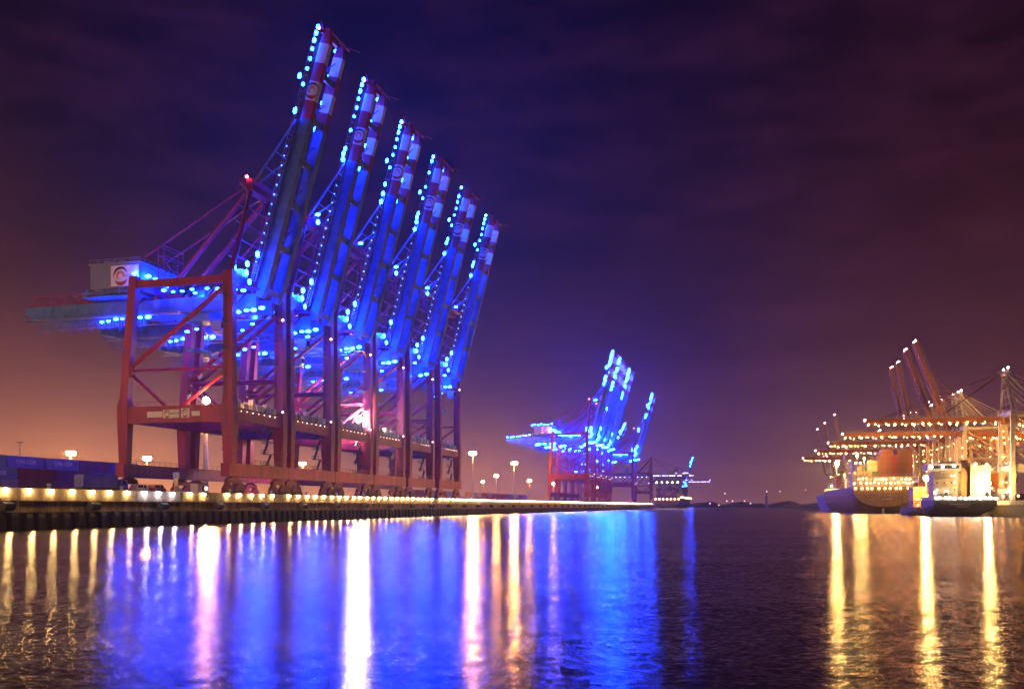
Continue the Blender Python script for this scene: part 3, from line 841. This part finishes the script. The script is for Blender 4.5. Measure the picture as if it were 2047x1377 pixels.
# -- brown container ship
b_ = ship_at(505, 34, 'brown hulled container ship seen from its lit stern with stacked containers')
B = 32.0
hull(190, B, 14.2, 3.6, 35, 2.3, M_HBR, b_, .98)
MB().box(2.2,3.6,-.5,.5,-2.5,3.4).build('rudder', M_SUP, b_)
m = MB().box(.6,20,-B/2+.6,B/2-.6,19.6,20.0).box(6,6.4,-B/2+.6,B/2-.6,14.2,19.6)
for y in range(-14,15,4): m.box(.7,1.1,y-.25,y+.25,14.2,19.6)
m.rail((.7,-B/2+.7,20),(.7,B/2-.7,20),1.1,2)
m.build('mooring_deck', M_SUP, b_)
for z in (16.4,18.6):
    for k in range(15):
        if random.random() > .12: link('deck_lamp', ME_DK, b_, (2.2+random.uniform(0,2), -B/2+2+k*(B-4)/14+random.uniform(-.5,.5), z+random.uniform(-.3,.3))).scale = (random.uniform(.6,1.1),)*3
for k in range(11): link('deck_lamp', ME_DK, b_, (-.5, -B/2+1.5+k*(B-3)/10+random.uniform(-.6,.6), 13.4))
for (y,z,w) in ((-2,9.6,10),(-2,7.8,6)):
    m = MB()
    for k in range(int(w/.9)): m.box(-.12,.3,y+w/2-k*.9-.6,y+w/2-k*.9,z-.4,z+.4)
    m.build('stern_lettering', M_SUP, b_)
su = MB().box(34,44,-10,12,14.2,30.5).box(33,43,-B/2,B/2,30.5,33.5).build('deckhouse', M_SUP, b_)
for z in (22,25,28):
    for k in range(8): MB().box(33.9,34.0,-8+k*2.5,-6.8+k*2.5,z,z+1).build('window', G_WIN, su)
for y_, z_ in ((13.5,31.0),(10.0,29.5)):
    f = MB().tube([(1.4,y_,14.2),(1.4,y_,z_+.8)],.25,6).build('lamp_mast', M_GALV, b_); link('bulb', ME_SF, f, (.6,y_,z_)).scale = (.36,)*3
MB().box(24,30,-3,3,14.2,31).box(25,29,-2,2,31,33).build('funnel', M_HBR, b_)
def ship_container(ship, x, y, z, colr, label, group):
    rz = ship.rotation_euler.z; M = Matrix.Translation(ship.location) @ Matrix.Rotation(rz,4,'Z')
    container(M @ Vector((x,y,z)), rz-math.pi/2, colr, label, group, simple=True)
for j in range(12):
    hmax = (5,5,5,4,5,5,4)[j] if j < 7 else (3,3,2,2,1)[j-7]
    for t in range(hmax):
        c = ['brown','rust','brown','rust','red'][(j*3+t*5)%5] if j < 7 else ['cream','tan','cream','tan','green'][(j*2+t)%5]
        ship_container(b_, 13, -14.2+j*2.56, 20.02+t*2.92, c, 'container in the stern stack of the brown container ship', 'containers on the brown ship')
# -- blue ship, farther
s_ = ship_at(690, 29, 'blue hulled ship with flared stern moored past the brown container ship')
B = 25.0
hull(120, B, 11.5, -.6, 30, 6.0, M_HB, s_, 1.0, .3)
m = MB().box(.3,100,-B/2+.2,-B/2+.5,11.5,12.8).box(.3,100,B/2-.5,B/2-.2,11.5,12.8).box(.3,.6,-B/2+.5,B/2-.5,11.5,12.6); m.build('bulwark', M_SUP, s_)
su = MB().box(10,20,-10.5,-2,11.5,25).box(9,19,-11,-1,25,27.5).build('deckhouse', M_SUP, s_)
for z in (14,17,20,23): 
    for y in (-9,-6.5,-4): MB().box(9.94,10,y-.5,y+.5,z,z+1).build('window', M_GLASS, su)
MB().box(10,16,1.5,5.5,11.5,26).build('funnel', paint('funnel_maroon_paint',(.2,.05,.09),.5), s_)
MB().box(8,14,6,11.5,11.5,17).box(8,13,7,10.5,17,21).build('deckhouse', M_SUP, s_)
for y, z in ((10.5,15),(9,18.5),(11.8,13.4),(-8,14.5),(-5,21),(1,14)): link('deck_lamp', ME_DKW, s_, (5.5,y,z))
for y, z in ((4.5,35.5),(-11,34.5),(-8,34.8)):
    f = MB().tube([(14,y,11.5),(14,y,z+.8)],.25,6).build('lamp_mast', M_GALV, s_); link('bulb', ME_SF, f, (13.2,y,z)).scale=(1.25,)*3
# -- orange barge between them
o_ = thing('harbour_barge', 'dark barge loaded with orange lit containers between the brown and green ships', 'barge', E(396,-16.5,0), RZS)
B = 13.0
hull(46, B, 3.4, .6, 12, 3.4, M_HR, o_, .9)
MB().box(3,8,-2.5,2.5,3.4,6.2).box(3.3,7.6,-2.2,2.2,6.2,8.4).build('deckhouse', M_SUP, o_)
f = MB().tube([(6,1,8.4),(6,1,16)],.12,6).build('lamp_mast', M_GALV, o_); link('bulb', ME_SF, f, (5.4,1,15.8))
for j in range(4):
    for t in range(3 if j != 1 else 2):
        ship_container(o_, 16, -4.2+j*2.7, 3.45+t*2.92, 'orange' if (j+t)%3 else 'brown', 'orange container stacked on the dark harbour barge', 'containers on the barge')
for y, z in ((5,4.4),(-3,4.6),(0,4.2),(3.6,7),(-5.4,6)): link('deck_lamp', ME_DK, o_, (1.0 if z<5 else 9.2,y,z)).scale = (.6,)*3
# -- far container ship beyond the end of the west quay
fs_ = thing('container_ship', 'distant container ship with pink lit stacks beyond the quay end', 'ship', Q(1660,-24,0), math.atan2(UY,UX))
B = 46.0
hull(330, B, 17, 3, 60, 2.6, M_HBR, fs_, .98)
su = MB().box(62,76,-B/2+2,B/2-2,17,52).box(61,75,-B/2,B/2,52,56).build('deckhouse', M_SUP, fs_)
for k in range(7): link('deck_lamp', ME_DK, fs_, (-1,-20+k*6.6,16)).scale=(2.2,)*3
for k in range(12): link('deck_lamp', ME_DK, fs_, (10+k*24,-B/2-.6,19)).scale=(2.0,)*3
for k in range(5): link('deck_lamp', ME_DKW, fs_, (4,-18+k*9,45)).scale=(2.2,)*3
for j in range(14):
    for t in range(6 + (j*7)%3):
        ship_container(fs_, 12, -18.2+j*2.8, 17.05+t*2.92, random.choice(['red','brown','rust','cream','violet','brown','tan']), 'container in the end stack of the distant container ship', 'containers on the distant ship')
for k in range(8):
    for t in range(7):
        ship_container(fs_, 90+k*14, -B/2+2, 17.05+t*2.92, random.choice(['red','brown','cream','rust','tan']), 'container in the side stack of the distant container ship', 'containers on the distant ship side')

# ------------------------------------------------------------------ east quay, its cranes and land
ed = [E(200,.4), E(1700,.4), E(1700,900), E(200,900)]
sheet('east_ground', ed, EZ-.02, M_ASPH).name = 'east_ground'
ew = thing('quay_wall', 'dark quay wall behind the moored ships under the orange-lit cranes', 'quay wall', E(350,0,0), RZE)
MB().box(-1.2,.2,-1350,150,4.4,6.0).build('capping_beam', M_CONC, ew)
MB().box(-1.5,0,-1350,150,-3,4.4).build('wall_face', M_LOW, ew)

ME_EL = lamp_mesh('lamp', G_EAST, .44); ME_ET = lamp_mesh('lamp', G_EASTT, .6)
EG = 'orange-lit cranes of the east quay'
protoD, bpD = make_crane('x', 'east', 80.0, 90.0, group=EG, sc_=.62)
for k in range(15):
    link('lamp', ME_EL, protoD, bpD(80*(.03+.066*k), -2.1, -5.2)); link('lamp', ME_EL, protoD, bpD(80*(.06+.066*k), -2.1, 5.2))
for k in range(8): link('lamp', ME_EL, protoD, (-4-k*7.5, -6.8, 46.8)); link('lamp', ME_EL, protoD, (-6-k*7.5, 6.8, 46.8))
for z in (12,20,28,36,44): link('lamp', ME_EL, protoD, (-1.8,-11,z)).scale=(.6,)*3; link('lamp', ME_EL, protoD, (XLX := -28,11,z+2)).scale=(.6,)*3
for p in ((.5,-5,82.2),(.5,5,82.2)): link('lamp', ME_ET, protoD, p)
link('lamp', ME_ET, protoD, bpD(80,1,0))
rl = MB().tube([(2.2,-14.3,13.0),(2.2,-15.2,13.0)],5.0,24).tube([(2.2,-14.2,13.0),(2.2,-15.3,13.0)],1.4,16).build('cable_reel', CC['orange'], protoD)
protoU, bpU = make_crane('x', 'east', 76.0, 20.0, group=EG, sc_=.62, detail=False)
protoV, bpV = make_crane('x', 'east', 78.0, 10.5, group=EG, sc_=.62, detail=False)
for pr, f in ((protoU,bpU),(protoV,bpV)):
    LL = 76 if pr is protoU else 78
    for y in (-4,4):
        link('lamp', ME_ET, pr, f(LL*1.01,1.0,y)); link('lamp', ME_ET, pr, f(LL*.4,2.4,y)).scale=(.5,)*3
    for p in ((.5,-5,82.2),): link('lamp', ME_ET, pr, p)
    for z in (10,18,26,34,42):  # lamps added along the legs to give the steel a golden glow
        for x_, y_ in ((1.9,-11.5),(-1.8,11.5),(-28,-11)): link('lamp', ME_EL, pr, (x_,y_,z+random.uniform(-2,2))).scale = (.6,)*3
    for k in range(7): link('lamp', ME_EL, pr, (-3-k*8,random.choice((-6.8,6.8)),46.8)).scale = (.8,)*3
def place(pr, Y, label, first):
    c = pr if first else copy_tree(pr)
    for ch in list(c.children):
        if ch.data and ch.data.name.split('.')[0] == 'lamp' and G_EAST.name in ch.data.materials:
            k_ = random.uniform(.55,1.2); ch.scale = tuple(v*k_ for v in ch.scale); ch.location.x += random.uniform(-1,1); ch.location.z += random.uniform(-.25,.25)
            if random.random() < .1 and not first: bpy.data.objects.remove(ch)
    c.location = E(Y, 5.0); c.rotation_euler = (0,0,RZE); c['label'] = label; c['group'] = EG
for i, (Y, lab) in enumerate(((368,'orange-lit crane with lowered boom nearest the picture edge, above the green ship'),
        (440,'second lowered boom crane of the east quay, over the barge'),
        (503,'third lowered boom crane of the east quay, over the brown container ship'),
        (575,'fourth lowered boom crane of the east quay, behind the brown ship'),
        (668,'last lowered boom crane of the east quay, over the blue ship'))):
    place(protoD, Y, lab, i == 0)
place(protoU, 450, 'east quay crane whose leaning raised boom reaches highest', True); place(protoU, 474, 'east quay crane with leaning raised boom just behind the highest one', False)
for i, (Y, lab) in enumerate(((538,'east quay crane with steep raised boom, nearer of the close steep pair'),
        (558,'east quay crane with steep raised boom, farther of the close steep pair'),
        (850,'thin distant raised boom crane, tallest of three beyond the blue ship'),
        (935,'thin distant raised boom crane, middle of three beyond the blue ship'),
        (1010,'thin distant raised boom crane, lowest of three beyond the blue ship'))):
    place(protoV, Y, lab, i == 0)
for X, Y, lab in ((232,372,'yard light mast between the first two east cranes'),(262,470,'yard light mast behind the highest raised boom'),(300,620,'yard light mast behind the last lowered boom')):
    mast(X, Y, 24, lab, z0=EZ, s=1.0)
# small clutter at the east quay edge
for k in range(9):
    a = MB().column([(0,0,0,2.2,3.2),(0,0,1.8,2.2,3.2),(0,0,2.5,1.2,2.2)]).build('yard_machine', [M_DECKP,M_STEEL,CC['orange']][k%3]) if k == 0 else ac.copy()
    if k: COL.objects.link(a)
    ac = a; a.location = E(318+k*4.6, 2.5+(k%3)*2.2); a.rotation_euler = (0,0,RZE)
    tag(a, 'low dark yard machine parked at the east quay edge', 'machine', 'machines at the east quay edge')
    if k % 2 == 0:
        t = thing('quay_lamp', 'yellow lamp on a short post among the yard machines', 'lamp', E(320+k*4.6, .8), 0, 'lamps of the east quay edge')
        MB().tube([(0,0,0),(0,0,1.4)],.07,6).build('post', M_GALV, t); link('bulb', ME_DK, t, (0,0,1.6)).scale=(.7,)*3

# ------------------------------------------------------------------ far shore, water
def ridge(name, y0, x0, x1, hts, z0=0):
    n = 60; vs = []; fs = []
    for i in range(n+1):
        x = x0+(x1-x0)*i/n
        h = hts*(.45+.35*math.sin(i*.9)+.2*math.sin(i*2.3+1)+.25*random.random())
        vs += [(x,y0,z0),(x,y0+30,z0+2+max(h,1)),(x,y0+160,z0+max(h,1)*.8),(x,y0+400,z0+1)]
    for i in range(n):
        for k in range(3): fs.append((i*4+k,(i+1)*4+k,(i+1)*4+k+1,i*4+k+1))
    me = bpy.data.meshes.new(name); me.from_pydata(vs,[],fs); me.materials.append(M_EARTH); me.update()
    return tag(link(name, me), kind='structure')
ridge('far_bank', 2700, 300, 1300, 16)
ME_FS = lamp_mesh('bulb', G_FAR, 1.6)
for px, py in ((1419,1006),(1437,1009),(1453,1001),(1464,1001),(1488,1001),(1500,1006),(1449,986),(1559,982),(1610,979),(1637,1008)):
    Y = 2680.0; h = (1011-py)/1900*Y+4
    t = thing('shore_lamp', 'small pinkish lamp on a post on the dark far shore', 'lamp', ((px-1023.5)/1900*Y, Y, 0), 0, 'lamps on the far shore')
    MB().tube([(0,0,0),(0,0,h-1)],.4,5).build('post', M_STEEL, t); link('bulb', ME_FS, t, (0,-1,h))
tw = thing('beacon_tower', 'slim harbour light tower on the far shore', 'tower', ((1532-1023.5)/1900*2660,2660,0))
MB().tube([(0,0,0),(0,0,30),(0,0,30.1),(0,0,46)],[4,2.6,2.2,1.8],10).build('shaft', M_MAST, tw); MB().tube([(0,0,46),(0,0,50)],2.8,10).build('lantern', M_GALV, tw)
link('bulb', ME_FS, tw, (0,-3,44))

wm = bpy.data.materials.new('harbour_water'); wm.use_nodes = True
nt = wm.node_tree; nt.nodes.clear()
wo = _n(nt,'ShaderNodeOutputMaterial'); gl = _n(nt,'ShaderNodeBsdfAnisotropic', distribution='BECKMANN'); df = _n(nt,'ShaderNodeBsdfDiffuse')
df.inputs['Color'].default_value = (.002,.003,.006,1)
gl.inputs['Color'].default_value = (1,1,1,1); gl.inputs['Roughness'].default_value = WATER_ROUGH
gl.inputs['Anisotropy'].default_value = .42
tg = _n(nt,'ShaderNodeCombineXYZ'); tg.inputs[0].default_value = 1.0; nt.links.new(tg.outputs[0], gl.inputs['Tangent'])
fr = _n(nt,'ShaderNodeFresnel'); fr.inputs['IOR'].default_value = 1.33
mxs = _n(nt,'ShaderNodeMixShader'); nt.links.new(fr.outputs[0], mxs.inputs[0]); nt.links.new(df.outputs[0], mxs.inputs[1]); nt.links.new(gl.outputs[0], mxs.inputs[2]); nt.links.new(mxs.outputs[0], wo.inputs['Surface'])
tc = _n(nt,'ShaderNodeTexCoord'); acc = None
for scl, (sx, sy) in (((5.0,7.5,1), (.11,.27)), ((1.3,2.2,1), (.04,.12)), ((.02,.11,1), (.0,.05))):
    mp = _n(nt,'ShaderNodeMapping'); mp.inputs['Scale'].default_value = scl
    nt.links.new(tc.outputs['Object'], mp.inputs['Vector'])
    n1 = _n(nt,'ShaderNodeTexNoise'); n1.inputs['Scale'].default_value = 1.0; n1.inputs['Detail'].default_value = 2; n1.inputs['Roughness'].default_value = .5
    nt.links.new(mp.outputs['Vector'], n1.inputs['Vector'])
    sb = _n(nt,'ShaderNodeVectorMath', operation='SUBTRACT'); nt.links.new(n1.outputs['Color'], sb.inputs[0]); sb.inputs[1].default_value = (.5,.5,.5)
    ml = _n(nt,'ShaderNodeVectorMath', operation='MULTIPLY'); nt.links.new(sb.outputs[0], ml.inputs[0]); ml.inputs[1].default_value = (sx*WATER_SLOPE,sy*WATER_SLOPE,0)
    ad = _n(nt,'ShaderNodeVectorMath', operation='ADD'); nt.links.new(ml.outputs[0], ad.inputs[0])
    if acc is None: ad.inputs[1].default_value = (0,0,1)
    else: nt.links.new(acc.outputs[0], ad.inputs[1])
    acc = ad
nn = _n(nt,'ShaderNodeVectorMath', operation='NORMALIZE'); nt.links.new(acc.outputs[0], nn.inputs[0])
for q_ in (gl, df, fr): nt.links.new(nn.outputs[0], q_.inputs['Normal'])
sheet('water', [(-3500,-60),(3500,-60),(3500,3600),(-3500,3600)], 0.0, wm)

# ------------------------------------------------------------------ haze
if HAZE_DENSITY > 0:
    hm = bpy.data.materials.new('night_haze'); hm.use_nodes = True; nt = hm.node_tree; nt.nodes.clear()
    v = _n(nt,'ShaderNodeVolumePrincipled'); o = _n(nt,'ShaderNodeOutputMaterial')
    v.inputs['Color'].default_value = (.9,.9,.95,1); v.inputs['Density'].default_value = HAZE_DENSITY; v.inputs['Anisotropy'].default_value = .65
    nt.links.new(v.outputs[0], o.inputs['Volume'])
    hz = MB().box(-3600,3600,-80,3700,-6,150).build('haze', hm); tag(hz, kind='stuff')

# ------------------------------------------------------------------ night sky
w = bpy.data.worlds.new('World'); sc.world = w; w.use_nodes = True; nt = w.node_tree; nt.nodes.clear()
out = _n(nt,'ShaderNodeOutputWorld'); bg = _n(nt,'ShaderNodeBackground'); bg.inputs['Strength'].default_value = .8
tc = _n(nt,'ShaderNodeTexCoord')
sep = _n(nt,'ShaderNodeSeparateXYZ'); nt.links.new(tc.outputs['Generated'], sep.inputs[0])
rp = _n(nt,'ShaderNodeValToRGB'); cr = rp.color_ramp
stops = [(0.0,(.075,.028,.070)),(.06,(.052,.018,.060)),(.15,(.015,.0035,.022)),(.25,(.003,.0006,.008)),(.50,(.002,.0005,.008)),(1.0,(.004,.001,.012))]
cr.elements[0].position = stops[0][0]; cr.elements[0].color = (*stops[0][1],1)
cr.elements[1].position = 1.0; cr.elements[1].color = (*stops[-1][1],1)
for p, c in stops[1:-1]:
    e = cr.elements.new(p); e.color = (*c,1)
nt.links.new(sep.outputs['Z'], rp.inputs['Fac'])
cur = rp.outputs['Color']
def lobe(cur, az, el, power, col, sub=False):
    d = Vector((math.sin(R(az))*math.cos(R(el)), math.cos(R(az))*math.cos(R(el)), math.sin(R(el))))
    dp = _n(nt,'ShaderNodeVectorMath', operation='DOT_PRODUCT'); nt.links.new(tc.outputs['Generated'], dp.inputs[0]); dp.inputs[1].default_value = d
    mx = _n(nt,'ShaderNodeMath', operation='MAXIMUM'); nt.links.new(dp.outputs['Value'], mx.inputs[0]); mx.inputs[1].default_value = 0
    pw = _n(nt,'ShaderNodeMath', operation='POWER'); nt.links.new(mx.outputs[0], pw.inputs[0]); pw.inputs[1].default_value = power
    mm = _n(nt,'ShaderNodeMix'); mm.data_type = 'RGBA'; mm.blend_type = 'ADD'; mm.inputs[0].default_value = 1
    if sub:                                                     # hugs the horizon
        iv = _n(nt,'ShaderNodeMath', operation='SUBTRACT'); iv.inputs[0].default_value = 1; nt.links.new(sep.outputs['Z'], iv.inputs[1])
        p2 = _n(nt,'ShaderNodeMath', operation='POWER'); nt.links.new(iv.outputs[0], p2.inputs[0]); p2.inputs[1].default_value = sub
        ml = _n(nt,'ShaderNodeMath', operation='MULTIPLY'); nt.links.new(pw.outputs[0], ml.inputs[0]); nt.links.new(p2.outputs[0], ml.inputs[1])
        mn = _n(nt,'ShaderNodeMath', operation='MINIMUM'); nt.links.new(ml.outputs[0], mn.inputs[0]); mn.inputs[1].default_value = 1; pw = mn
    sc_ = _n(nt,'ShaderNodeMix'); sc_.data_type = 'RGBA'; sc_.inputs[6].default_value = (0,0,0,1); sc_.inputs[7].default_value = (*col,1)
    nt.links.new(pw.outputs[0], sc_.inputs[0])
    nt.links.new(cur, mm.inputs[6]); nt.links.new(sc_.outputs[2], mm.inputs[7])
    return mm.outputs[2]
cur = lobe(cur, -30, 0, 60, (.16,.05,.02))
cur = lobe(cur, -24, 0, 12, (1.7,.62,.17), 22)
cur = lobe(cur, 23, 0, 40, (.16,.055,.02), 18)
cur = lobe(cur, -6, 13, 26, (.0,.004,.08))
cur = lobe(cur, 26, 8, 30, (.035,.006,.006))
# faint clouds lit from the city
mp = _n(nt,'ShaderNodeMapping'); mp.inputs['Scale'].default_value = (2.4,2.4,7.0); nt.links.new(tc.outputs['Generated'], mp.inputs['Vector'])
ns = _n(nt,'ShaderNodeTexNoise'); ns.inputs['Scale'].default_value = 4.0; ns.inputs['Detail'].default_value = 6; ns.inputs['Roughness'].default_value = .58
nt.links.new(mp.outputs['Vector'], ns.inputs['Vector'])
rc = _n(nt,'ShaderNodeValToRGB'); rc.color_ramp.elements[0].position = .40; rc.color_ramp.elements[1].position = .66
rc.color_ramp.elements[0].color = (0,0,0,1); rc.color_ramp.elements[1].color = (.019,.004,.011,1)
nt.links.new(ns.outputs['Fac'], rc.inputs['Fac'])
mm = _n(nt,'ShaderNodeMix'); mm.data_type = 'RGBA'; mm.blend_type = 'ADD'; mm.inputs[0].default_value = 1
nt.links.new(cur, mm.inputs[6]); nt.links.new(rc.outputs['Color'], mm.inputs[7])
nt.links.new(mm.outputs[2], bg.inputs['Color']); nt.links.new(bg.outputs[0], out.inputs['Surface'])

# ------------------------------------------------------------------ camera and render
cd = bpy.data.cameras.new('camera'); cam = bpy.data.objects.new('camera', cd); COL.objects.link(cam)
cam.location = (0,0,4); cam.rotation_euler = (R(90),0,0)
cd.sensor_width = 36; cd.sensor_fit = 'HORIZONTAL'; cd.lens = 1900/2047*36
cd.shift_y = (1011-688.5)/2047; cd.clip_start = .5; cd.clip_end = 9000
sc.camera = cam
vs_ = sc.view_settings; vs_.view_transform = 'Standard'; vs_.look = 'None'; vs_.exposure = 0; vs_.gamma = 1
cy = sc.cycles
cy.max_bounces = 4; cy.diffuse_bounces = 2; cy.glossy_bounces = 2; cy.transmission_bounces = 1; cy.volume_bounces = 0
cy.transparent_max_bounces = 4; cy.sample_clamp_indirect = 6; cy.use_denoising = True; cy.use_light_tree = True
cy.caustics_reflective = False; cy.caustics_refractive = False
for o in bpy.data.objects:
    for k in ('bm','only'):
        if k in o: del o[k]
